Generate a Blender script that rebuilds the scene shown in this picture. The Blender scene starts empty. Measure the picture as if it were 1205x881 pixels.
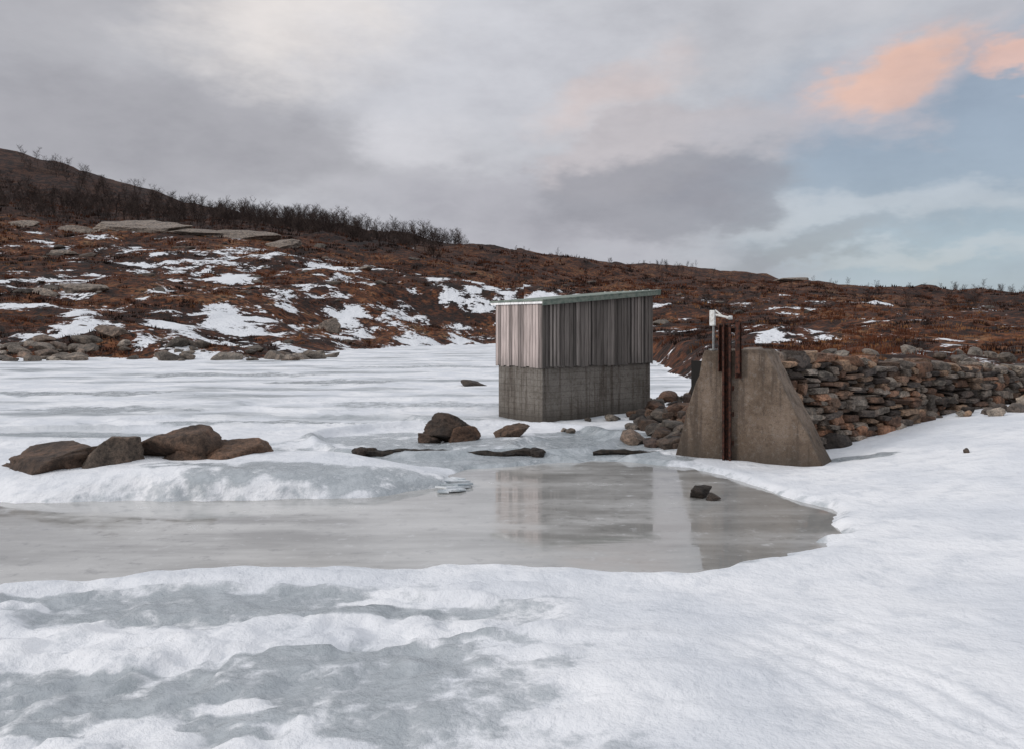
import bpy, bmesh, math, random
import numpy as np
from mathutils import Vector, Matrix
random.seed(7); rng=np.random.default_rng(7)
S=bpy.context.scene
S.view_settings.view_transform='Standard'; S.view_settings.look='None'; S.view_settings.exposure=0

# ------------------------------------------------------------------ noise
TAB=rng.random((256,256))
def vn(x,y,s=0):
    x=np.asarray(x,float)+s*17.3; y=np.asarray(y,float)+s*31.7
    xi=np.floor(x).astype(int); yi=np.floor(y).astype(int)
    fx=x-xi; fy=y-yi; fx=fx*fx*(3-2*fx); fy=fy*fy*(3-2*fy)
    a=TAB[xi%256,yi%256];b=TAB[(xi+1)%256,yi%256];c=TAB[xi%256,(yi+1)%256];d=TAB[(xi+1)%256,(yi+1)%256]
    return (a*(1-fx)+b*fx)*(1-fy)+(c*(1-fx)+d*fx)*fy
def fbm(x,y,o=4,s=0):
    t=0;a=.5;n=0
    for i in range(o):
        t=t+a*vn(x*2**i,y*2**i,s+i);n+=a;a*=.5
    return t/n
def sst(a,b,x):
    t=np.clip((x-a)/(b-a),0,1);return t*t*(3-2*t)
def sdist(px,py,poly):
    d=np.full(px.shape,1e18);ins=np.zeros(px.shape,bool)
    n=len(poly)
    for i in range(n):
        ax,ay=poly[i];bx,by=poly[(i+1)%n]
        ex,ey=bx-ax,by-ay
        t=np.clip(((px-ax)*ex+(py-ay)*ey)/(ex*ex+ey*ey),0,1)
        d=np.minimum(d,(px-ax-t*ex)**2+(py-ay-t*ey)**2)
        if ay!=by:
            c=((ay>py)!=(by>py))&(px<(bx-ax)*(py-ay)/(by-ay)+ax)
            ins^=c
    d=np.sqrt(d);return np.where(ins,-d,d)

LAKE=[(-400,40),(-60,57),(-30,60),(-18,59),(-15,66),(-16,80),(-12,100),(-2,114),(2,100),(6,75),(9,55),(7.5,35),(4.9,26),
      (4.7,20),(4.7,17),(4.6,15.6),(11.8,19.6),(22,25.6),(60,45),(60,-12),(-400,-12)]
POOL=[(-12,11.2),(-8,11.4),(-6.9,11.5),(-5.3,11.7),(-3.57,11.8),(-2.05,11.9),(-1.6,12.1),(-.8,12.8),(-.6,14.1),(.56,15),(2.06,15),
      (2.87,14.5),(3.3,13.3),(3.63,12.2),(3.93,11.16),(3.8,10.2),(3.22,9.4),(2.38,8.9),(1.46,8.7),(0,8.9),(-1.8,8.9),(-3.49,8.66),
      (-4.2,8.36),(-4.84,8.03),(-5.6,7.5),(-9,6.8),(-14,7)]
AX=[-600,-120,-70,-50,-20,20,70,120,600];AZ=[45,26,24,21.5,15.5,10,6.5,4,2]
BX=[-700,-210,-175,-140,-105,-70,-20,35,87,140,160,175,190,210,600];BZ=[130,76,66,56,47.5,42,35.5,29,23.5,17.5,17.5,17.8,11,2,0]
NX=[-300,-55,-20,0,50,300];NZ=[5,4.2,2.5,1.0,1.2,1.5]
def fields(x,y):
    d=sdist(x+(fbm(x*.25,y*.25,3,3)-.5)*3*sst(28,50,y),y+(fbm(x*.25,y*.25,3,9)-.5)*3*sst(28,50,y),LAKE)
    a=np.interp(x,AX,AZ);b=np.interp(x,BX,BZ);n=np.interp(x,NX,NZ)
    t1=np.clip((y-20)/70,0,1);t2=np.clip((y-90)/110,0,1);t3=np.clip((y-200)/150,0,1);t4=sst(350,700,y);t5=sst(700,3000,y)
    hill=n*t1+(a-n)*t2+(b-a)*(t3*1.0)-b*.45*t4-b*.4*t5
    hill=hill*sst(0,30,d)
    bh=np.where(x>2,1.35,.75)
    bank=bh*sst(0,np.where(x>2,2.2,6),d)
    amp=sst(0,25,d)
    rough=(fbm(x/35,y/35,5,11)-.5)*7*amp*sst(80,220,y)+(fbm(x/9,y/9,4,5)-.5)*2.8*sst(0,8,d)*np.where(y<45,.35,1)
    land=hill+bank+rough+(fbm(x/2,y/2,3,8)-.5)*.7*sst(0,3,d)
    sn=.06+(fbm(x*.5,y*.5,4,2)-.5)*.12+(fbm(x*2.2,y*2.2,3,4)-.5)*.035
    lump=sst(1.5,-1.5,x)*sst(8.4,6.8,y)
    v=fbm(x*4.2,y*3.4,3,6); sn=sn+(sst(.35,.7,v)-.4)*.06*lump
    # thin broken crust: stepped edges
    st=fbm(x*.8+5,y*1.9,4,71);sn=sn+.028*sst(.50,.515,st)*sst(9,7.6,y)*sst(3,0,x)+.02*sst(.58,.59,st)*sst(9,7.6,y)*sst(3,0,x)
    rp=sst(1.1,2.4,x)*sst(7.4,6,y)
    sn=sn+rp*.018*np.sin((x*1.1+y*.5)*22+5*fbm(x*2,y*2,2,9))*sst(.45,.6,fbm(x*1.3,y*1.3,2,13))
    sn=sn+.62*sst(4.3,10.5,x-.15*(y-14))*sst(0,9,y)+.12*sst(7.8,5,y)*sst(-3,2,x)
    m=((x+4.9)/4.0)**2+((y-13.3)/1.75)**2
    sn=sn+.27*sst(1.15,.25,m)*(1+.3*(fbm(x,y,2,7)-.5))
    m2=((x+.2)/1.6)**2+((y-17)/1.2)**2
    sn=sn+.12*sst(1.1,.3,m2)
    for cx,cy,rx,ry,hh in((-1.0,18,3.3,2.6,.11),(-9.5,18.6,2.6,1.2,.07),(1.6,16.6,1.7,1.5,.05),(-6,21.5,4,1.2,.06),(-1.8,7.0,2.4,.75,.035),(-3.5,26,5,2,.07),(-2.9,5.6,1.2,.4,.025)):
        e=np.sqrt(((x-cx+.5*(fbm(x*.7,y*.7,2,33)-.5))/rx)**2+((y-cy+.8*(fbm(x*.7,y*.7,2,37)-.5))/ry)**2)
        sn=sn+hh*np.exp(-((e-1)/.06)**2)-hh*.6*sst(1,.85,e)
    sn=np.maximum(sn,.012+.02*(fbm(x*1.5,y*1.5,2,61)))
    p=sdist(x,y,POOL)+(fbm(x*1.1,y*1.1,3,21)-.5)*.5+(fbm(x*4,y*4,3,27)-.5)*.16
    sn=np.where(p<1.2,-.10+(sn+.10)*sst(-.05,.35+.25*(y<9.5),p),sn)
    z=np.where(d>0,land+.05,sn)
    sd=fbm(x/3.0+3,y/3.2,5,31)*.62+fbm(x/14+9,y/22,3,47)*.22+fbm(x/30,y/60,3,41)*.16
    bias=-.012+.085*sst(45,-30,x)*sst(225,130,y)-.14*sst(160,225,y)+.012*sst(0,-60,x)*sst(110,70,y)-.05*sst(8,20,x)*sst(70,30,y)
    snow=sd+bias
    snow=np.where(d<=0,1,np.maximum(snow,1-d*np.where(x>2,1.6,.32)))
    ice=np.zeros_like(x)
    for (cx,cy,rx,ry,s) in [(-2.3,7.35,1.5,.32,.85),(-1.2,7.0,.9,.18,.9),(-3.3,6.8,1.0,.2,.6),(-2.8,5.5,.45,.1,1),(-10.3,18.7,2.4,.5,1),(-6,21,4.2,.7,.8),(-7.6,36.5,2.9,1.7,1),(-16,30,5,1,.8),
        (-1.9,17.3,3.0,1.7,.85),(2,17.1,2.2,2.2,.95),(-3.4,12.5,2.5,.75,.85),(6.1,14.6,.9,.3,.95),(-14,42,5,2,.8),(-3,26,4,1.3,.7),(1,15.3,3.3,1.1,1),(-1.1,12.6,1.4,.9,.85),(-1.2,15.4,2.6,.8,.9),
        (-5,50,7,2,.7),(-12,24.5,4,1.,.75),(2.2,31,2,2,.6),(-6,15.9,3.5,.6,.7),(-1.5,21.5,1.6,1,.7)]:
        q=((x-cx+1.3*(fbm(x*.9,y*.9,4,51)-.5)*rx)/rx)**2+((y-cy+1.8*(fbm(x*.9,y*.9,4,57)-.5)*ry)/ry)**2
        ice=np.maximum(ice,s*sst(1.6,.25,q))
    ice=np.maximum(ice,(.30+.5*sst(.50,.44,st))*sst(2.2,-1,x)*sst(8.4,7.3,y))
    ice=np.maximum(ice,.9*sst(.6,.12,p)*(p>0)*np.where(y<9.6,.8,.6));
    ice=np.where(p<=0,1,ice)
    return z,d,snow,ice,p
def hgt(x,y):
    return float(fields(np.array([float(x)]),np.array([float(y)]))[0][0])

# ------------------------------------------------------------------ node helpers
class NT:
    def __init__(s,t): s.t=t; t.nodes.clear()
    def n(s,ty,**k):
        o=s.t.nodes.new(ty)
        for a,b in k.items(): setattr(o,a,b)
        return o
    def l(s,a,b): s.t.links.new(a,b)
    def put(s,sock,v):
        if hasattr(v,'is_linked') : s.l(v,sock)
        else:
            if sock.type=='RGBA' and len(v)==3: v=(*v,1)
            sock.default_value=v
    def m(s,op,a,b=None,c=None):
        o=s.n('ShaderNodeMath',operation=op)
        for i,v in enumerate((a,b,c)):
            if v is not None: s.put(o.inputs[i],v)
        return o.outputs[0]
    def v(s,op,a,b=None):
        o=s.n('ShaderNodeVectorMath',operation=op)
        s.put(o.inputs[0],a)
        if b is not None: s.put(o.inputs[1],b)
        return o.outputs[1] if op in('LENGTH','DOT_PRODUCT') else o.outputs[0]
    def mr(s,x,a,b,c=0.,d=1.,t='SMOOTHSTEP'):
        o=s.n('ShaderNodeMapRange',interpolation_type=t)
        s.put(o.inputs[0],x)
        for i,q in zip((1,2,3,4),(a,b,c,d)): s.put(o.inputs[i],q)
        return o.outputs[0]
    def mix(s,f,a,b,bt='MIX'):
        o=s.n('ShaderNodeMix',data_type='RGBA',blend_type=bt)
        s.put(o.inputs[0],f);s.put(o.inputs[6],a);s.put(o.inputs[7],b)
        return o.outputs[2]
    def noise(s,vec,sc,det=3,ro=.55,color=False):
        o=s.n('ShaderNodeTexNoise');s.l(vec,o.inputs['Vector'])
        o.inputs['Scale'].default_value=sc;o.inputs['Detail'].default_value=det;o.inputs['Roughness'].default_value=ro
        return o.outputs['Color' if color else 'Fac']
    def ramp(s,f,st):
        o=s.n('ShaderNodeValToRGB');s.l(f,o.inputs[0]);e=o.color_ramp.elements
        while len(e)<len(st): e.new(.5)
        for q,(p,c) in zip(e,st): q.position=p;q.color=(*c,1)
        return o.outputs[0]
    def attr(s,name,col=False):
        o=s.n('ShaderNodeAttribute',attribute_name=name);return o.outputs['Color' if col else 'Fac']
    def bump(s,h,st,dist,nrm=None):
        o=s.n('ShaderNodeBump');o.inputs['Strength'].default_value=st;o.inputs['Distance'].default_value=dist
        s.l(h,o.inputs['Height'])
        if nrm is not None: s.l(nrm,o.inputs['Normal'])
        return o.outputs[0]
    def pbsdf(s,col,rough,nrm=None,metal=0.,spec=None):
        o=s.n('ShaderNodeBsdfPrincipled');s.put(o.inputs['Base Color'],col);s.put(o.inputs['Roughness'],rough)
        s.put(o.inputs['Metallic'],metal)
        if spec is not None: s.put(o.inputs['Specular IOR Level'],spec)
        if nrm is not None: s.l(nrm,o.inputs['Normal'])
        q=s.n('ShaderNodeOutputMaterial');s.l(o.outputs[0],q.inputs[0]);return o
def mat(name):
    m=bpy.data.materials.new(name);m.use_nodes=True;return m,NT(m.node_tree)

# ground: snow and ice on the lake
MG,N=mat('snow_and_ice')
P=N.n('ShaderNodeTexCoord').outputs['Object']
sz=N.n('ShaderNodeSeparateXYZ');N.l(P,sz.inputs[0])
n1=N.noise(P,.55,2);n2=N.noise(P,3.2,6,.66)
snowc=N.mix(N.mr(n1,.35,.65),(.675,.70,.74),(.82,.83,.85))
snowc=N.mix(N.mr(n2,.46,.72,0,.65),snowc,(.56,.59,.635))  # grey hollows painted into the snow colour, in place of bump shading
icec=N.mix(N.mr(n2,.3,.7),(.19,.225,.245),(.43,.465,.49))
im=N.mr(N.m('ADD',N.attr('ice'),N.m('MULTIPLY',N.m('SUBTRACT',n2,.5),1.9)),.38,.85,0,.92)
sk=N.m('MULTIPLY',N.mr(N.noise(N.v('MULTIPLY',P,(.14,.42,1)),1.0,4,.62),.48,.66,0,.85),N.mr(sz.outputs[1],15,24))
im=N.m('MAXIMUM',im,sk)
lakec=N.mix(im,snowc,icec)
nb=N.bump(n2,.9,.075)
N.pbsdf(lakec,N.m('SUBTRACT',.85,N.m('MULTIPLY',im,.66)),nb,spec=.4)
# moor
MH,N=mat('heath_and_snow')
P=N.n('ShaderNodeTexCoord').outputs['Object']
sz=N.n('ShaderNodeSeparateXYZ');N.l(P,sz.inputs[0])
nf=N.noise(P,.06,2,.6);nm_=N.noise(P,.35,6,.72);nq=N.noise(P,1.5,4,.7)
h=N.ramp(N.m('ADD',N.m('MULTIPLY',nm_,.6),N.m('MULTIPLY',nf,.4)),
   [(.38,(.015,.011,.010)),(.45,(.050,.023,.016)),(.51,(.115,.042,.021)),(.56,(.21,.082,.034)),(.64,(.24,.14,.07))])
h=N.mix(N.mr(nq,.38,.60),(.014,.011,.010),h)
far=N.m('MULTIPLY',N.mr(sz.outputs[1],195,235),N.mr(sz.outputs[0],10,-45,.2,.8))
h=N.mix(far,h,N.mix(N.mr(nm_,.4,.62),(.016,.013,.013),(.062,.034,.027)))
sv=N.m('ADD',N.attr('snow'),N.m('MULTIPLY',N.m('SUBTRACT',N.m('ADD',N.m('MULTIPLY',nq,.6),N.m('MULTIPLY',nm_,.4)),.5),.72))
sm=N.mr(sv,.635,.66)
col=N.mix(sm,h,(.76,.78,.81))
N.pbsdf(col,.9,N.bump(nq,.9,.4),spec=.2)

# pool ice
MI,N=mat('wet_ice')
P=N.n('ShaderNodeTexCoord').outputs['Object']
sz=N.n('ShaderNodeSeparateXYZ');N.l(P,sz.inputs[0])
w=N.v('MULTIPLY',P,(.4,1.5,1))
a=N.noise(w,.8,4,.6);b=N.noise(P,4,5,.68)
c=N.mix(N.mr(a,.35,.65),(.31,.305,.29),(.53,.525,.51))
c=N.mix(N.mr(sz.outputs[0],-1.5,3.0,0,.5),c,(.235,.235,.225))
c=N.mix(N.mr(b,.56,.75,0,.55),c,(.66,.67,.68))
c=N.mix(N.mr(b,.46,.30,0,.5),c,(.19,.19,.185))
r=N.mr(N.m('ADD',N.m('MULTIPLY',a,.7),N.m('MULTIPLY',b,.3)),.42,.66,.03,.28)
N.pbsdf(c,r,N.bump(N.noise(w,2.0,2),.12,.01),spec=.9)

def rockmat(name,sc=1.):
    m,N=mat(name);P=N.n('ShaderNodeTexCoord').outputs['Object']
    a=N.noise(P,2.2*sc,5,.65);b=N.noise(P,11*sc,4,.7);k=N.noise(P,55*sc,2,.6)
    base=N.attr('Col',True)
    c=N.mix(1,base,N.ramp(a,[(.3,(.30,.26,.24)),(.5,(1,.95,.9)),(.7,(1.8,1.55,1.38))]),'MULTIPLY')
    c=N.mix(1,c,N.ramp(b,[(.32,(.35,.35,.35)),(.5,(1,1,1)),(.7,(1.5,1.45,1.4))]),'MULTIPLY')
    c=N.mix(1,c,N.ramp(k,[(.35,(.65,.65,.65)),(.6,(1.15,1.15,1.15))]),'MULTIPLY')
    h=N.m('ADD',N.m('MULTIPLY',a,.5),N.m('ADD',N.m('MULTIPLY',b,.35),N.m('MULTIPLY',k,.12)))
    N.pbsdf(c,.7,N.bump(h,1.,.12/sc),spec=.35);return m
MR=rockmat('rough_stone');MW=rockmat('wall_stone',sc=2.)

def concmat(name,tint,brown,board,bs,dark_z):
    m,N=mat(name);P=N.n('ShaderNodeTexCoord').outputs['Object']
    a=N.noise(P,1.3,5,.65);b=N.noise(P,14,5,.7);k=N.noise(P,75,3,.7)
    st=N.noise(N.v('MULTIPLY',P,(5,5,.3)),1.5,4,.6)
    c=N.mix(N.mr(a,.38,.64),tint,brown)
    c=N.mix(N.mr(st,.46,.64,0,.7),c,(.07,.053,.042))
    c=N.mix(N.mr(b,.5,.72,0,.45),c,(.29,.27,.25))
    c=N.mix(N.mr(b,.47,.32,0,.6),c,(.075,.06,.048))
    c=N.mix(N.mr(k,.53,.64,0,.75),c,(.05,.04,.035))
    z=N.n('ShaderNodeSeparateXYZ');N.l(P,z.inputs[0])
    wz=N.m('ADD',z.outputs[2],N.m('MULTIPLY',N.m('SUBTRACT',a,.5),1.2))
    c=N.mix(N.mr(wz,dark_z,.0,0,.7),c,(.05,.042,.034))  # concrete gets darker towards the bottom
    h=N.m('ADD',N.m('MULTIPLY',b,.4),N.m('MULTIPLY',k,.5))
    if bs>0:
        fr=N.m('FRACT',N.m('DIVIDE',z.outputs[2],board))
        ln=N.m('MAXIMUM',N.mr(fr,.08,0.0),N.mr(fr,.92,1.0))
        c=N.mix(N.m('MULTIPLY',ln,N.m('MULTIPLY',b,bs)),c,(.06,.055,.048))
        h=N.m('ADD',h,N.m('MULTIPLY',ln,-.3))
    else:
        c=N.mix(N.mr(wz,1.75,2.1,0,.55),c,(.06,.045,.035))
    N.pbsdf(c,.85,N.bump(h,.9,.035),spec=.25);return m
MC=concmat('weathered_concrete',(.235,.215,.19),(.155,.138,.118),.155,.35,.5)
MP=concmat('pier_concrete',(.235,.18,.138),(.135,.098,.07),.26,0,.7)

MB,N=mat('grey_planks')
P=N.n('ShaderNodeTexCoord').outputs['Object']
g=N.noise(N.v('MULTIPLY',P,(26,26,.9)),1.2,4,.65);a=N.noise(P,1.4,3)
c=N.mix(1,N.attr('Col',True),N.ramp(g,[(.3,(.38,.36,.34)),(.5,(1,1,1)),(.72,(1.4,1.38,1.35))]),'MULTIPLY')
z=N.n('ShaderNodeSeparateXYZ');N.l(P,z.inputs[0])
c=N.mix(N.mr(N.m('ADD',z.outputs[2],N.m('MULTIPLY',a,.5)),2.05,1.6,0,.35),c,(.08,.075,.07))
N.pbsdf(c,.8,N.bump(g,.6,.01),spec=.25)

def simple(name,c1,c2,sc,rough,metal=0.,bd=.004,det=4):
    m,N=mat(name);P=N.n('ShaderNodeTexCoord').outputs['Object']
    a=N.noise(P,sc,det,.65);N.pbsdf(N.mix(N.mr(a,.38,.62),c1,c2),rough,N.bump(a,.6,bd),metal,spec=.3);return m
MROOF=simple('green_roofing',(.12,.16,.135),(.22,.25,.21),6,.6)
MRUST=simple('rusty_steel',(.018,.011,.009),(.085,.030,.018),18,.75,.2)
MWH=simple('white_paint',(.72,.73,.72),(.52,.51,.48),20,.45)
MGAL=simple('galvanised_steel',(.30,.31,.31),(.20,.20,.19),14,.45,.6)
MLOG=simple('wet_wood',(.010,.009,.007),(.035,.026,.019),12,.6,0,.02)
MICEP=simple('broken_ice',(.40,.45,.48),(.70,.73,.75),3,.25)
MDK=simple('dark_interior',(.012,.011,.01),(.02,.018,.016),4,.9)
def plain(name,c1,c2,sc):
    m,N=mat(name);P=N.n('ShaderNodeTexCoord').outputs['Object']
    N.pbsdf(N.mix(N.mr(N.noise(P,sc,2,.6),.4,.62),c1,c2),.95,None,spec=.1);return m
MTREE=plain('birch_bark_dark',(.030,.022,.020),(.070,.052,.046),.3)
MHEATH=plain('heather',(.020,.013,.011),(.115,.042,.022),.12)
MGRASS=plain('dry_grass',(.16,.062,.028),(.30,.15,.065),.2)

# ------------------------------------------------------------------ mesh helpers
def mkobj(name,V,F,mt,col=None,smooth=False,parent=None):
    me=bpy.data.meshes.new(name)
    V=np.asarray(V,dtype=np.float32).reshape(-1,3)
    if isinstance(F,np.ndarray):
        k=F.shape[1];me.vertices.add(len(V));me.vertices.foreach_set('co',V.ravel())
        me.loops.add(F.size);me.loops.foreach_set('vertex_index',F.astype(np.int32).ravel())
        me.polygons.add(len(F));me.polygons.foreach_set('loop_start',np.arange(0,F.size,k,dtype=np.int32))
        me.update(calc_edges=True)
    else:
        me.from_pydata([tuple(map(float,v)) for v in V],[],F);me.update()
    if col is not None:
        ca=me.color_attributes.new('Col','FLOAT_COLOR','POINT')
        ca.data.foreach_set('color',np.asarray(col,dtype=np.float32).ravel())
    me.polygons.foreach_set('use_smooth',[smooth]*len(me.polygons))
    me.materials.append(mt)
    o=bpy.data.objects.new(name,me);S.collection.objects.link(o)
    if parent: o.parent=parent
    return o
def empty(name,loc=(0,0,0)):
    o=bpy.data.objects.new(name,None);S.collection.objects.link(o);o.location=loc;o.empty_display_size=.3;return o
class Acc:
    def __init__(s): s.V=[];s.F=[];s.C=[];s.n=0
    def add(s,V,F,c=(1,1,1)):
        V=np.asarray(V,float);s.V.append(V);s.F.append(np.asarray(F)+s.n);s.n+=len(V)
        s.C.append(np.tile(np.array([*c,1.]),(len(V),1)))
    def build(s,name,mt,smooth=False,parent=None):
        return mkobj(name,np.vstack(s.V),np.vstack(s.F),mt,np.vstack(s.C),smooth,parent)
ICO={}
def ico(k):
    if k not in ICO:
        bm=bmesh.new();bmesh.ops.create_icosphere(bm,subdivisions=k,radius=1)
        ICO[k]=(np.array([v.co[:] for v in bm.verts]),np.array([[v.index for v in f.verts] for f in bm.faces]));bm.free()
    return ICO[k]
def n3d(p,s,sc):
    return (vn(p[:,0]*sc+p[:,2]*1.3*sc,p[:,1]*sc,s)+vn(p[:,1]*sc+5,p[:,2]*sc-p[:,0]*.7*sc,s+3)+vn(p[:,2]*sc,p[:,0]*sc+p[:,1]*.5*sc,s+5))/3-.5
def rock(c,size,rz=0,k=3,planes=14,rough=.08,box=False,tilt=0.1,R=None,lo=.72):
    R=R or random
    D,F=ico(k);r=np.full(len(D),1.25 if not box else 1.5)
    ns=[]
    for i in range(planes):
        v=np.array([R.gauss(0,1),R.gauss(0,1),R.gauss(0,1)]);v/=np.linalg.norm(v);ns.append((v,R.uniform(lo,1.0) if not box else R.uniform(.98,1.25)))
    if box:
        for i in range(3):
            for s in(-1,1):
                v=np.array([R.gauss(0,.09),R.gauss(0,.09),R.gauss(0,.09)]);v[i]+=s;v/=np.linalg.norm(v);ns.append((v,R.uniform(.85,1)))
    for v,d in ns:
        q=D@v;r=np.where(q>.05,np.minimum(r,d/np.maximum(q,.05)),r)
    s=R.randint(0,50)
    V=D*(r*(1+rough*2*n3d(D,s,2.2)+rough*.9*n3d(D,s+7,6)+(rough*.6*n3d(D,s+9,15) if k>3 else 0)))[:,None]
    V=V*np.array(size)/2
    M=Matrix.Rotation(rz,3,'Z')@Matrix.Rotation(R.uniform(-tilt,tilt),3,'X')@Matrix.Rotation(R.uniform(-tilt,tilt),3,'Y')
    return V@np.array(M).T+np.array(c),F
def boxV(o,ex,ey,ez,a,b):
    o=np.array(o,float);P=[]
    for i in(a[0],b[0]):
        for j in(a[1],b[1]):
            for k in(a[2],b[2]): P.append(o+np.array(ex)*i+np.array(ey)*j+np.array(ez)*k)
    F=[[0,1,3,2],[4,6,7,5],[0,4,5,1],[2,3,7,6],[0,2,6,4],[1,5,7,3]]
    return np.array(P),np.array(F)
def bevel(o,w,seg=2):
    m=o.modifiers.new('bevel','BEVEL');m.width=w;m.segments=seg;m.limit_method='ANGLE'
def tint(c,k): return tuple(q*k for q in c)

# ------------------------------------------------------------------ ground sheet
def axis(lo,hi,fl,fh,st,g):
    c=list(np.arange(fl,fh,st))
    v=fh;s=st
    while v<hi: c.append(v);s=min(s*(1+g),60);v+=s
    c.append(hi);v=fl-st;s=st;L=[]
    while v>lo: L.append(v);s=min(s*(1+g),60);v-=s
    L.append(lo);return np.array(L[::-1]+c)
xs=axis(-1600,1600,-8.0,8.0,.055,.022);ys=axis(-60,3200,4.4,16.5,.055,.0135)
X,Y=np.meshgrid(xs,ys);x=X.ravel();y=Y.ravel()
z,d,snow,ice,p=fields(x,y)
nx,ny=len(xs),len(ys)
I=np.arange(nx*ny).reshape(ny,nx)
F=np.stack([I[:-1,:-1].ravel(),I[:-1,1:].ravel(),I[1:,1:].ravel(),I[1:,:-1].ravel()],1)
g=mkobj('ground',np.stack([x,y,z],1),F,MG,None,True)
g.data.materials.append(MH)
g.data.polygons.foreach_set('material_index',(d[F].min(axis=1)>.25).astype(np.int32))
for nm,arr in(('snow',snow),('ice',ice)):
    at=g.data.attributes.new(nm,'FLOAT','POINT');at.data.foreach_set('value',arr.astype(np.float32))
print('ground verts',nx,ny)
mkobj('frozen_pool',[(-16,6.4,0),(4.6,6.4,0),(4.6,15.8,0),(-16,15.8,0)],[[0,1,2,3]],MI)

# ------------------------------------------------------------------ shed
sh=empty('wooden_shed',(.75,21.05,0))
O=np.array([0,0,0.]);EU=np.array([.77,.638,0]);EV=np.array([-.638,.77,0]);EZ=np.array([0,0,1.])
L,W=4.08,1.8
A=Acc();A.add(*boxV(O,EU,EV,EZ,(0.03,0.03,-.4),(L-.03,W-.03,1.45)));b_=A.build('concrete_base',MC,parent=sh);bevel(b_,.015)
def topz(u): return 3.0+.34*u/L
A=Acc()
def plank(u0,u1,side,th,c,zb,off=0):
    if side=='f': 
        a=O+EU*u0+EV*(-th-off);e1=EU*(u1-u0);e2=EV*th;t0,t1=topz(u0),topz(u1)
    elif side=='b': a=O+EU*u0+EV*(W+off);e1=EU*(u1-u0);e2=EV*th;t0,t1=topz(u0),topz(u1)
    elif side=='l': a=O+EV*u0+EU*(-th-off);e1=EV*(u1-u0);e2=EU*th;t0=t1=topz(0)
    else: a=O+EV*u0+EU*(L+off);e1=EV*(u1-u0);e2=EU*th;t0=t1=topz(L)
    P=[]
    for i,t in((0,t0),(1,t1)):
        for j in(0,1):
            for zz in(zb,t-.02): P.append(a+e1*i+e2*j+EZ*zz)
    A.add(P,[[0,1,3,2],[4,6,7,5],[0,4,5,1],[2,3,7,6],[0,2,6,4],[1,5,7,3]],c)
for side,LL in(('f',L),('b',L),('l',W),('r',W)):
    u=-.02 if side in'fb' else 0
    while u<LL-.02:
        w_=random.uniform(.12,.155) if side in 'fb' else random.uniform(.10,.125)
        u1=min(u+w_,LL+.02)
        k=random.uniform(.5,1.25)
        c=(.205*k,.183*k,.168*k) if side in'fb' else (.50*(.72+.3*k),.425*(.72+.3*k),.40*(.72+.3*k))  # ends pinkish; lit end and shaded long side are painted into board colour
        if random.random()<.15: c=tuple(q*.5 for q in c)
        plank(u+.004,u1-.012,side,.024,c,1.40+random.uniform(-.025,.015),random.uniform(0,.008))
        if side in'fb' and random.random()<.6:
            k2=random.uniform(.5,1.5);plank(u1-.035,u1+.022,side,.022,(.23*k2,.205*k2,.19*k2),1.42,.034)
        u=u1
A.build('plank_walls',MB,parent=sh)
A=Acc()
P=[]
for u in(.01,L-.01):
    for v in(.01,W-.01):
        for zz in(1.452,topz(u)-.03):P.append(O+EU*u+EV*v+EZ*zz)
A.add(P,[[0,1,3,2],[4,6,7,5],[0,4,5,1],[2,3,7,6],[0,2,6,4],[1,5,7,3]]);A.build('inner_lining',MDK,parent=sh)
def slab(name,u0,u1,v0,v1,zb,zt,mt,bv=.006):
    A=Acc();P=[]
    for u in(u0,u1):
        for v in(v0,v1):
            for q in(zb,zt):P.append(O+EU*u+EV*v+EZ*(topz(u)+q))
    A.add(P,[[0,1,3,2],[4,6,7,5],[0,4,5,1],[2,3,7,6],[0,2,6,4],[1,5,7,3]]);o=A.build(name,mt,parent=sh);bevel(o,bv);return o
slab('roof_deck',-.10,L+.18,-.13,W+.13,-.015,.045,MB)
slab('roof_felt',-.13,L+.22,-.16,W+.16,.047,.085,MROOF)
slab('fascia_board',-.12,L+.2,-.155,-.133,-.06,.044,MROOF,.003)
A=Acc()
for v in np.linspace(-.1,W+.08,9): A.add(*boxV(O+EZ*(topz(L)+.05),EU,EV,EZ,(L+.1,v,0),(L+.24,v+.05,.05)))
A.build('roof_ridge_battens',MB,parent=sh)

# ------------------------------------------------------------------ pier
pr=empty('concrete_pier',(2.92,15.4,0))
e=np.array([.845,-.535,0]);bk=np.array([.535,.845,0])
def prof(zz):
    t=zz/2.0;return .573*t,2.66-(2.66-1.66)*t
bm=bmesh.new()
nz=20;nu=20;rings=[]
for i in range(nz+1):
    zz=-.3+2.3*i/nz;l,r=prof(zz);ring=[]
    pts=[(l+(r-l)*j/nu,0) for j in range(nu)]+[(r,.75*j/5) for j in range(5)]+[(r-(r-l)*j/nu,.75) for j in range(nu)]+[(l,.75-.75*j/5) for j in range(5)]
    for (u,v) in pts:
        q=e*u+bk*v*(1-.15*i/nz)+bk*.06*i/nz
        nn=(float(fbm(np.array(u*3+v*2.),np.array(zz*3.),3,3))-.5)*.07
        ring.append(bm.verts.new((q[0]+nn,q[1]-nn,zz+(0 if i<nz else nn*.8))))
    rings.append(ring)
for a_,b_ in zip(rings[:-1],rings[1:]):
    for j in range(len(a_)): bm.faces.new((a_[j],a_[(j+1)%len(a_)],b_[(j+1)%len(a_)],b_[j]))
bm.faces.new(rings[-1]);bm.faces.new(rings[0][::-1]);bmesh.ops.recalc_face_normals(bm,faces=bm.faces)
me=bpy.data.meshes.new('pier_body');bm.to_mesh(me);bm.free();me.materials.append(MP)
o=bpy.data.objects.new('pier_body',me);S.collection.objects.link(o);o.parent=pr;bevel(o,.025)
fr=-bk
A=Acc()
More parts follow.
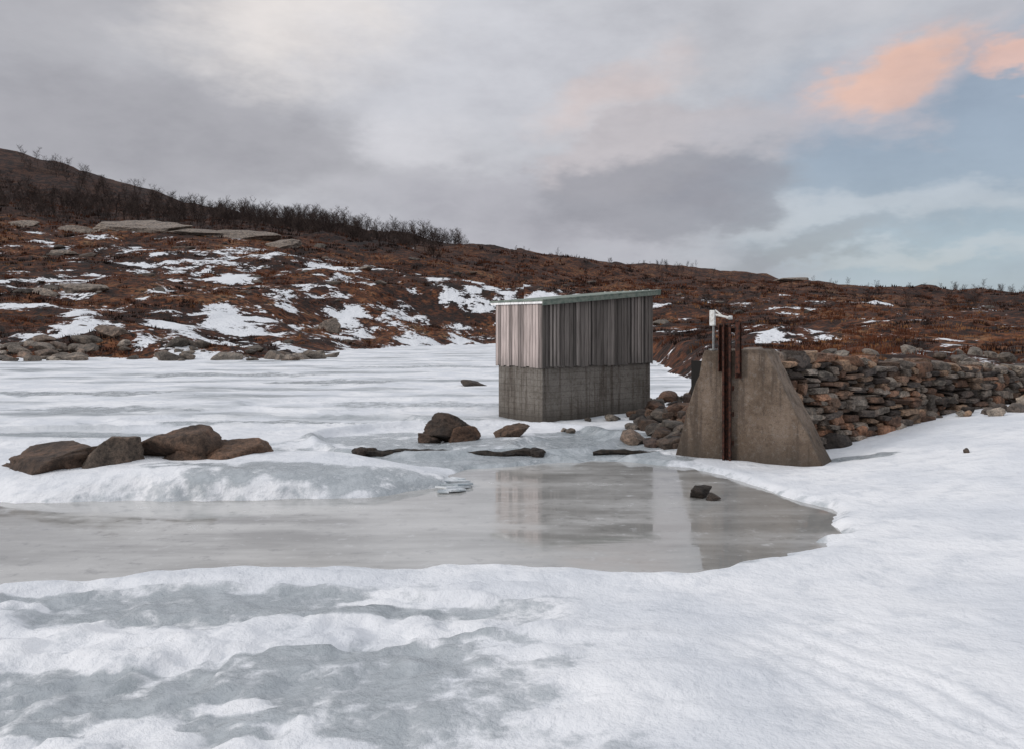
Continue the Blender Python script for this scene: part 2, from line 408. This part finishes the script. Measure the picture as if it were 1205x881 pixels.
def pb(u0,u1,v0,v1,z0,z1): A.add(*boxV((0,0,0),e,fr,EZ,(u0,v0,z0),(u1,v1,z1)))
u=1.02
pb(u-.055,u-.042,.0,.11,-.05,2.46);pb(u+.042,u+.055,.0,.11,-.05,2.46);pb(u-.0415,u+.0415,.01,.025,-.05,2.44)
pb(u-.075,u-.056,.095,.11,-.05,2.40);pb(u+.056,u+.075,.095,.11,-.05,2.40)
for zz in (.35,.85,1.3): pb(u-.095,u-.076,-.02,.02,zz,zz+.08);pb(u+.076,u+.095,-.02,.02,zz,zz+.08)
A.build('gate_guide_channel',MRUST,parent=pr)
A=Acc()
pb(1.17,1.185,-.02,.09,1.52,2.5);pb(1.186,1.25,-.02,-.005,1.52,2.5);pb(1.17,1.25,.091,.10,1.60,2.48)
pb(.86,.875,-.02,.07,1.62,2.44);pb(.876,.92,-.02,-.005,1.62,2.44)
pb(.85,1.26,-.06,-.022,2.30,2.38);pb(.93,1.15,.02,.06,2.47,2.53)
A.build('gate_lifting_frame',MRUST,parent=pr)
def cyl(p0,p1,r0,r1,n=10):
    p0=np.array(p0,float);p1=np.array(p1,float);dd=p1-p0;dd/=np.linalg.norm(dd)
    t=np.array([0,0,1.]) if abs(dd[2])<.9 else np.array([1.,0,0]);a=np.cross(dd,t);a/=np.linalg.norm(a);b=np.cross(dd,a)
    V=[];F=[]
    for i in range(n):
        w=2*math.pi*i/n;V.append(p0+r0*(a*math.cos(w)+b*math.sin(w)));V.append(p1+r1*(a*math.cos(w)+b*math.sin(w)))
    for i in range(n):
        j=(i+1)%n;F.append([2*i,2*j,2*j+1,2*i+1])
    F.append([2*i for i in range(n)][::-1]);F.append([2*i+1 for i in range(n)])
    return V,F
def cylobj(name,segs,mt,parent,n=12):
    V=[];F=[];k=0
    for p0,p1,r0,r1 in segs:
        v,f=cyl(p0,p1,r0,r1,n)
        V+=[tuple(q) for q in v];F+=[[k+i for i in ff] for ff in f];k+=len(v)
    return mkobj(name,V,F,mt,None,False,parent)
q0=e*.70+bk*.15
cylobj('post',[(q0+EZ*1.9,q0+EZ*2.62,.022,.02)],MGAL,pr)
A=Acc();A.add(*boxV(q0,e,bk,EZ,(-.06,-.05,2.42),(.035,.03,2.70)));o=A.build('gearbox',MWH,parent=pr);bevel(o,.012)
cylobj('crank_handle',[(q0+e*.03+EZ*2.62,q0+e*.30+EZ*2.56,.022,.02),(q0+e*.03+EZ*2.70,q0+e*.16+EZ*2.60,.015,.015),(q0+e*.30+EZ*2.56,q0+e*.30+fr*.16+EZ*2.56,.018,.018),(q0+e*.31+EZ*2.60,q0+e*.31+EZ*2.48,.035,.035)],MWH,pr)
cylobj('bolt_plate',[(q0+EZ*1.985,q0+EZ*2.01,.09,.09)],MGAL,pr)

# ------------------------------------------------------------------ dry stone wall
dr=np.array([.853,.522,0]);nr=np.array([.522,-.853,0]);w0=np.array([4.35,14.95,0])
PAL=[(.14,.123,.108),(.19,.168,.148),(.095,.083,.075),(.23,.21,.185),(.20,.115,.075),(.15,.10,.072),(.07,.057,.05),(.24,.17,.12),(.19,.115,.08),(.055,.047,.043)]
GPAL=[(.14,.125,.11),(.19,.172,.155),(.10,.09,.08),(.22,.205,.185),(.15,.12,.10)]
def wtop(t): return 1.86-.055*t if t<9 else max(1.0,1.365-.04*(t-9))
A=Acc();zz=-.15;R=random.Random(3)
while zz<1.95:
    hh_=R.uniform(.075,.15);t=R.uniform(-.3,0)
    while t<24:
        w_=R.uniform(.14,.55)*(1.25 if t>10 else 1);hs=hh_*R.uniform(.8,1.4)
        big=R.random()<.12
        if big: hs*=1.9
        cz=zz+hh_/2+R.uniform(-.03,.03)+.05*math.sin(t*1.7+zz*3)
        if cz<wtop(t)-.02:
            bt=.22*cz
            c=w0+dr*(t+w_/2)-nr*(bt+.2+R.uniform(-.09,.07))+EZ*cz
            A.add(*rock(c,(w_*1.06,.42,hs*1.04),math.atan2(dr[1],dr[0])+R.uniform(-.15,.15),3 if t<9.5 else 2,6,.08,True,.11,R),tint(R.choice(PAL),R.uniform(.5,1.5)))
        t+=w_*.98
    zz+=hh_*.98
t=-.1
while t<24:
    w_=R.uniform(.25,.65);c=w0+dr*(t+w_/2)-nr*(.22*wtop(t)+.28+R.uniform(-.1,.15))+EZ*(wtop(t)+R.uniform(-.03,.05))
    A.add(*rock(c,(w_*1.1,.55,R.uniform(.13,.26)),R.uniform(-.3,3.4),3,7,.1,True,.15,R),tint(R.choice(PAL),R.uniform(.7,1.2)));t+=w_*.8
wr=empty('dry_stone_wall')
A.build('stones',MW,parent=wr)
core=Acc()
P=[]
for t in(-.1,24):
    tp=wtop(max(t,0))-.1
    for off,zz in((-.16,-.3),(-1.6,-.3),(-.16-.22*tp,tp),(-1.6,tp)): P.append(w0+dr*t+nr*off+EZ*zz)
core.add(P,[[0,1,3,2],[4,6,7,5],[0,4,5,1],[2,3,7,6],[0,2,6,4],[1,5,7,3]])
core.build('wall_core',MDK,parent=wr)
# rubble
A=Acc();R=random.Random(12)
for i in range(460):
    x_=R.uniform(1.6,6.4);y_=R.uniform(15.9,27.5)
    u_=(x_-.75)*.77+(y_-21.05)*.638;v_=-(x_-.75)*.638+(y_-21.05)*.77
    if -.3<u_<4.45 and -.38<v_<2.2: continue
    if x_<3.0 and not(-1.6<v_<-.38 and u_>2.0-R.random()): continue
    s=R.choice([.2,.25,.3,.38,.5,.62])*R.uniform(.8,1.2)
    zg=max(hgt(x_,y_),0)
    pile=.45*max(0,1-((x_-4.4)/1.6)**2-((y_-19.5)/4)**2)
    A.add(*rock((x_,y_,zg+pile*R.uniform(.2,1)+s*.1),(s,s*R.uniform(.6,1),s*R.uniform(.4,.75)),R.uniform(0,6.3),3,10,.08,False,.3,R,.55),tint(R.choice(PAL),R.uniform(.30,.85)))
for i in range(34):
    t=R.uniform(5.5,14);c=w0+dr*t+nr*R.uniform(.1,.9);s=R.uniform(.3,.65)*(.6+.4*(t>7.5))
    A.add(*rock((c[0],c[1],max(0,hgt(c[0],c[1]))+s*.15),(s,s*.85,s*.7),R.uniform(0,6.3),3,12,.08,False,.3,R,.62),tint(R.choice(PAL),R.uniform(.9,1.5)))
for i in range(90):
    t=R.uniform(-.5,20);c=w0+dr*t-nr*R.uniform(.9,6);s=R.uniform(.2,.6)
    A.add(*rock((c[0],c[1],hgt(c[0],c[1])+s*.12),(s,s*.85,s*.6),R.uniform(0,6.3),2,10,.08,False,.3,R,.6),tint(R.choice(GPAL),R.uniform(.6,1.2)))
A.build('rubble_stones',MR)

# ------------------------------------------------------------------ boulders
def boulder(parts,name='boulder',k=5,lo=.5):
    A=Acc()
    for (c,size,rz,seed,col,tl) in parts: A.add(*rock(c,size,rz,k,13,.11,False,tl,random.Random(seed),lo),col)
    return A.build(name,MR,True)
br=(.085,.058,.043);gb=(.105,.085,.070)
boulder([((-6.85,13.1,.32),(2.0,1.2,.78),.1,5,br,.12),((-6.08,13.05,.46),(.95,.9,1.0),.5,9,gb,.15),((-7.4,12.95,.2),(.95,.7,.34),.2,8,br,.05),((-6.5,12.9,.32),(1.1,.7,.72),1.,18,br,.2)])
boulder([((-5.45,13.9,.42),(1.35,1.0,.86),-.2,21,br,.1),((-4.75,13.8,.35),(1.65,1.0,.62),-.1,27,(.135,.085,.058),.12),((-5.1,13.5,.30),(1.0,.6,.52),.4,29,br,.12),((-5.2,13.3,.25),(.35,.25,.16),0,2,gb,.1)])
boulder([((-1.22,17.8,.24),(1.3,.95,.62),.3,33,(.05,.036,.028),.15),((-.95,17.5,.16),(.8,.55,.42),.5,39,(.10,.06,.04),.1),((-1.7,17.65,.12),(.6,.45,.22),.1,36,(.07,.05,.04),.1)])
boulder([((-.02,18.3,.14),(.75,.55,.36),.2,41,(.10,.07,.052),.1)])
boulder([((-1.6,34,.08),(1.3,.7,.35),.1,43,(.05,.042,.036),.1)])
boulder([((2.65,12.0,.06),(.42,.32,.24),.2,45,(.045,.037,.032),.1),((2.80,11.85,.03),(.26,.2,.14),.2,46,(.045,.037,.032),.1)],k=4)
boulder([((7.35,13.75,hgt(7.35,13.75)+.02),(.13,.1,.1),.2,47,(.05,.042,.036),.1)],k=3)
boulder([((3.15,16.3,.12),(.85,.6,.42),.2,49,(.07,.055,.045),.1),((2.75,16.7,.08),(.5,.4,.28),.9,50,(.06,.045,.04),.1)])
A=Acc();R=random.Random(5)
for i in range(110):
    x_=R.uniform(-44,-14);y_=R.uniform(58.5,66)
    if R.random()<.3: x_=R.uniform(-44,-30)
    s=R.uniform(.4,1.6)*R.uniform(.6,1)
    A.add(*rock((x_,y_,hgt(x_,y_)+s*.08),(s*1.5,s,s*.7),R.uniform(-.4,.4),3,11,.08,False,.2,R,.55),tint(R.choice(GPAL),R.uniform(.8,1.5)))
for i in range(85):
    y_=R.uniform(70,210);x_=R.uniform(-.6,.6)*y_
    z_,d_,sn_,_,_=[q[0] for q in fields(np.array([x_]),np.array([y_]))]
    if d_<2: continue
    s=R.uniform(.5,1.7)*(y_/130)
    A.add(*rock((x_,y_,z_+s*.03),(s*1.7,s,s*.7),R.uniform(-.4,.4),3,11,.08,False,.2,R,.55),tint(R.choice(GPAL),R.uniform(.35,.9)))
A.build('shore_boulders',MR)
A=Acc()
for (x_,y_,sx,sz) in[(-86,190,24,4.4),(-72,192,22,4.0),(-62,190,16,3.6),(-97,190,8,2.5),(-112,195,9,3),(-50,185,10,2.8),(-51,100,6,2.2),(-54,98,4,1.5),(-21,98,4,2.6),(110,330,14,3),(-80,150,7,1.5)]:
    A.add(*rock((x_,y_,hgt(x_,y_)+sz*.05),(sx,sx*.5,sz),R.uniform(-.2,.2),5,14,.16,False,.08,R,.5),tint((.21,.188,.168),R.uniform(.85,1.2)))
A.build('rock_outcrop',MR)

# logs in the ice
def log(pts,r,name='log'):
    V=[];F=[];n=10;R=random.Random(len(pts))
    for i,(a,b,c) in enumerate(pts):
        for j in range(n):
            w=2*math.pi*j/n;rr=r*(1+R.uniform(-.3,.3))*(.6 if i in(0,len(pts)-1) else 1);V.append((a+R.uniform(-.01,.01),b+rr*math.cos(w),c+rr*math.sin(w)))
    for i in range(len(pts)-1):
        for j in range(n): F.append([i*n+j,i*n+(j+1)%n,(i+1)*n+(j+1)%n,(i+1)*n+j])
    F.append(list(range(n))[::-1]);F.append([(len(pts)-1)*n+j for j in range(n)])
    return mkobj(name,V,F,MLOG)
lx=np.linspace(-2.75,.62,26)
log([(float(a),15.50+.05*math.sin(a*3),.10+.02*math.sin(a*2.3)+.015*math.sin(a*9)) for a in lx],.07)
lx=np.linspace(1.5,2.8,10)
log([(float(a),15.7+.04*math.sin(a*4),.08+.015*math.sin(a*4)) for a in lx],.055)
A=Acc();R=random.Random(4)
for i in range(5): A.add(*rock((-2.72+R.uniform(-.12,.2),15.5+R.uniform(-.1,.1),.12),(.3,.2,.18),R.uniform(0,3),3,10,.1,False,.2,R),(.03,.024,.02))
for i in range(3): A.add(*rock((.45+R.uniform(-.12,.2),15.5+R.uniform(-.1,.1),.10),(.3,.2,.2),R.uniform(0,3),3,10,.1,False,.2,R),(.03,.024,.02))
A.build('log_stump',MR)

# broken ice plates
V=[];F=[];R=random.Random(9)
for i in range(14):
    cx,cy=R.uniform(-2.2,-.5),R.uniform(12.3,13.4);n=R.randint(4,6);s=R.uniform(.06,.2);tx,ty=R.uniform(-.12,.12),R.uniform(-.12,.05);k=len(V);h0=R.uniform(.01,.03)
    an=sorted(R.uniform(0,6.28) for _ in range(n))
    for tt in(0,.025):
        for a in an:
            dx,dy=s*1.5*math.cos(a),s*math.sin(a);V.append((cx+dx,cy+dy,h0+tt+dx*tx+dy*ty))
    F.append([k+j for j in range(n)][::-1]);F.append([k+n+j for j in range(n)])
    for j in range(n): F.append([k+j,k+(j+1)%n,k+n+(j+1)%n,k+n+j])
mkobj('broken_ice',V,F,MICEP)

# ------------------------------------------------------------------ birch woods
def tree_var(seed):
    R=random.Random(seed);V=[];F=[]
    def seg(p,q,r0,r1):
        p=np.array(p);q=np.array(q);dd=q-p;dd/=np.linalg.norm(dd)+1e-9;a=np.cross(dd,[.3,.5,.8]);a/=np.linalg.norm(a);b=np.cross(dd,a);k=len(V)
        for j in range(3):
            w=2.094*j;V.append(p+r0*(a*math.cos(w)+b*math.sin(w)));V.append(q+r1*(a*math.cos(w)+b*math.sin(w)))
        for j in range(3):
            m=(j+1)%3;F.append([k+2*j,k+2*m,k+2*m+1,k+2*j+1])
    for st in range(R.choice([1,2,2])):
        p=np.array([R.uniform(-.1,.1),R.uniform(-.1,.1),-.1]);dd=np.array([R.uniform(-.25,.25),R.uniform(-.25,.25),1.]);r=.016
        for i in range(5):
            q=p+dd/np.linalg.norm(dd)*.2;seg(p,q,r,r*.75);dd=dd+np.array([R.uniform(-.25,.25),R.uniform(-.25,.25),0])
            if i>=1:
                for b in range(4):
                    w=R.uniform(0,6.28);bl=R.uniform(.18,.36)*(1-.1*i);e1=q+np.array([math.cos(w)*bl*.8,math.sin(w)*bl*.8,bl*R.uniform(.3,.9)])
                    seg(p+(q-p)*R.random(),e1,r*.45,.004)
                    for c in range(3):
                        m=p+(e1-p)*R.uniform(.4,1);seg(m,m+np.array([R.uniform(-.13,.13),R.uniform(-.13,.13),R.uniform(-.02,.16)]),.005,.0025)
            p=q;r*=.75
    return np.array(V),np.array(F)
TV=[tree_var(100+i) for i in range(9)]
def wood(name,pts,hr):
    A=Acc();R=random.Random(len(pts))
    arr=np.array(pts);zs=fields(arr[:,0],arr[:,1])[0]
    for (x_,y_),z_ in zip(pts,zs):
        v,f=R.choice(TV);h_=R.uniform(*hr)*R.uniform(.7,1.1);w=R.uniform(0,6.28);c,s=math.cos(w),math.sin(w)
        q=v@np.array([[c,s,0],[-s,c,0],[0,0,1]])*np.array([h_*1.1,h_*1.1,h_])+np.array([x_,y_,z_]);A.add(q,f)
    return A.build(name,MTREE)
pts=[];R=random.Random(77)
while len(pts)<290:
    b_=R.uniform(-.35,-.05);y_=R.uniform(290,352)
    pts.append((b_*y_,y_))
while len(pts)<1050:
    b_=R.uniform(-.68,-.08);y_=R.uniform(215,335)
    if fbm(np.array(b_*14),np.array(y_/28.),3,5)<.43 : continue
    pts.append((b_*y_,y_))
wood('birch_woods',pts,(3.6,7.0))
pts=[]
for i in range(170):
    y_=R.uniform(250,352);b_=R.choice([R.uniform(.0,.3),R.uniform(.17,.22),R.uniform(.35,.62),R.uniform(.52,.64)]);pts.append((b_*y_,y_))
for i in range(60):
    y_=R.uniform(110,240);b_=R.uniform(.2,.62);pts.append((b_*y_,y_))
wood('birch_scrub',pts,(1.6,3.4))

# ------------------------------------------------------------------ heather and grass tufts
def tufts(name,n,mt,seed,k,blades,thr,ymax):
    r=np.random.default_rng(seed)
    y_=22*np.exp(r.random(n*3)*math.log(ymax/22));x_=(r.random(n*3)*1.4-.7)*y_
    z_,d_,s_,_,_=fields(x_,y_)
    ok=(d_>1.5)&(s_<.56);cl=fbm(x_/5,y_/5,3,seed);ok&=cl>thr
    x_,y_,z_=x_[ok][:n],y_[ok][:n],z_[ok][:n];n=len(x_)
    h_=r.uniform(.6,1.3,n)*k*(.12+.0032*y_)
    cx=np.repeat(x_,blades);cy=np.repeat(y_,blades);cz=np.repeat(z_,blades);h=np.repeat(h_,blades)
    a=r.random(len(cx))*6.283;sp=r.random(len(cx))*1.3*h;ta=r.random(len(cx))*6.283
    bx=cx+np.cos(a)*sp;by=cy+np.sin(a)*sp
    w=h*.2;px,py_=np.cos(ta)*w,np.sin(ta)*w
    tx=bx+np.cos(a)*h*.35;ty=by+np.sin(a)*h*.35;tz=cz+h*r.uniform(.45,1.0,len(cx))
    V=np.stack([np.stack([bx-px,by-py_,cz-.15],1),np.stack([bx+px,by+py_,cz-.15],1),np.stack([tx,ty,tz],1)],1).reshape(-1,3)
    return mkobj(name,V,np.arange(len(V)).reshape(-1,3),mt)
tufts('heather',13000,MHEATH,61,.8,10,.46,300)
tufts('dry_grass',5000,MGRASS,87,.6,9,.53,210)

# ------------------------------------------------------------------ world
W_=bpy.data.worlds.new('World');S.world=W_;W_.use_nodes=True
N=NT(W_.node_tree)
SUN=Vector((-.83,-.38,.36)).normalized()
sky=N.n('ShaderNodeTexSky',sky_type='NISHITA');sky.sun_disc=False
sky.sun_elevation=math.asin(SUN.z);sky.sun_rotation=math.atan2(SUN.x,SUN.y)
dirv=N.n('ShaderNodeTexCoord').outputs['Generated']
sp=N.n('ShaderNodeSeparateXYZ');N.l(dirv,sp.inputs[0])
az=N.m('ARCTAN2',sp.outputs[0],sp.outputs[1]);el=N.m('ARCSINE',sp.outputs[2])
dv=N.v('MULTIPLY',dirv,(1,1,2.2))
w1=N.v('SUBTRACT',N.noise(dv,3,2,.5,True),(.5,.5,.5));w2=N.v('SUBTRACT',N.noise(dv,11,4,.6,True),(.5,.5,.5))
ae=N.n('ShaderNodeCombineXYZ');N.l(az,ae.inputs[0]);N.l(el,ae.inputs[1])
pp=N.v('ADD',ae.outputs[0],N.v('ADD',N.v('MULTIPLY',w1,(.18,.08,0)),N.v('MULTIPLY',w2,(.16,.085,0))))
rd=math.radians
def blob(a0,e0,ra,re,soft,st=1.,rot=0.):
    c,s=math.cos(rd(rot)),math.sin(rd(rot))
    q=N.v('SUBTRACT',pp,(rd(a0),rd(e0),0))
    u=N.v('DOT_PRODUCT',q,(c/rd(ra),s/rd(ra),0));v=N.v('DOT_PRODUCT',q,(-s/rd(re),c/rd(re),0))
    r=N.m('SQRT',N.m('ADD',N.m('MULTIPLY',u,u),N.m('MULTIPLY',v,v)))
    return N.mr(r,1+soft,max(0,1-soft),0,st)
big=N.noise(dv,1.9,3,.55);fine=N.noise(dv,6,5,.62)
col=N.mix(N.mr(big,.35,.65),(.48,.49,.535),(.60,.61,.65))
cov=N.m('SUBTRACT',1.,blob(27,9,13,8,.5,.30))
def lay(c,*b): 
    global col
    col=N.mix(blob(*b),col,c)
lay((.33,.395,.49),27,9.8,12.5,6.5,.55,.85)
lay((.40,.495,.60),29,2.5,13,3.0,.6,.8)
lay((.60,.62,.67),23,7.0,13,1.0,.6,.8)
lay((.58,.60,.65),27,4.0,9,.5,.7,.6)
lay((.36,.36,.395),-22,12,17,4.6,.6,.85)
lay((.40,.40,.43),-30,19,9,3,.6,.7)
lay((.80,.755,.735),-14,19.5,8,3.6,.6,.85)
lay((.60,.61,.66),-2,16.5,10,4,.6,.8)
lay((.66,.66,.70),-5,12.5,3,2,.7,.6)
lay((.42,.42,.465),1,7.6,12,3.0,.5,.85)
lay((.53,.50,.525),10.5,10.8,7.2,3.0,.18,.85,8)
lay((.335,.34,.38),9.6,8.4,8.4,2.6,.30,.88,5)
lay((.35,.35,.395),13.8,8.4,3.2,2.0,.25,.7)
lay((.38,.395,.445),19.5,5.0,7,.9,.45,.85,4)
lay((.66,.57,.56),7,15.2,3.6,1.7,.7,.7,20)
lay((.76,.62,.60),23.4,14.4,6.6,2.7,.4,.6,20)
lay((.94,.59,.45),23.6,14.8,5.0,1.7,.45,.95,22)
lay((.93,.59,.47),30.8,14.8,2.0,1.2,.4,.95)
col=N.mix(1,col,N.ramp(fine,[(.3,(.87,.87,.88)),(.5,(1,1,1)),(.7,(1.10,1.095,1.09))]),'MULTIPLY')
col=N.mix(N.mr(el,rd(26),rd(55)),col,(.92,.94,.99))
bA=N.n('ShaderNodeBackground');N.l(sky.outputs[0],bA.inputs[0]);bA.inputs[1].default_value=.09
bB=N.n('ShaderNodeBackground');N.l(col,bB.inputs[0]);bB.inputs[1].default_value=1.0
ms=N.n('ShaderNodeMixShader');N.l(cov,ms.inputs[0]);N.l(bA.outputs[0],ms.inputs[1]);N.l(bB.outputs[0],ms.inputs[2])
ow=N.n('ShaderNodeOutputWorld');N.l(ms.outputs[0],ow.inputs[0])

sl=bpy.data.lights.new('sun','SUN');sl.energy=1.45;sl.angle=math.radians(10);sl.color=(1,.94,.89)
so=bpy.data.objects.new('sun',sl);S.collection.objects.link(so);so.rotation_euler=(-SUN).to_track_quat('-Z','Y').to_euler()
cd=bpy.data.cameras.new('camera');cd.sensor_width=36;cd.lens=36*1000/1205;cd.shift_y=-55.5/1205;cd.clip_end=6000
co=bpy.data.objects.new('camera',cd);S.collection.objects.link(co);co.location=(0,0,2.4);co.rotation_euler=(math.pi/2,0,0)
S.camera=co
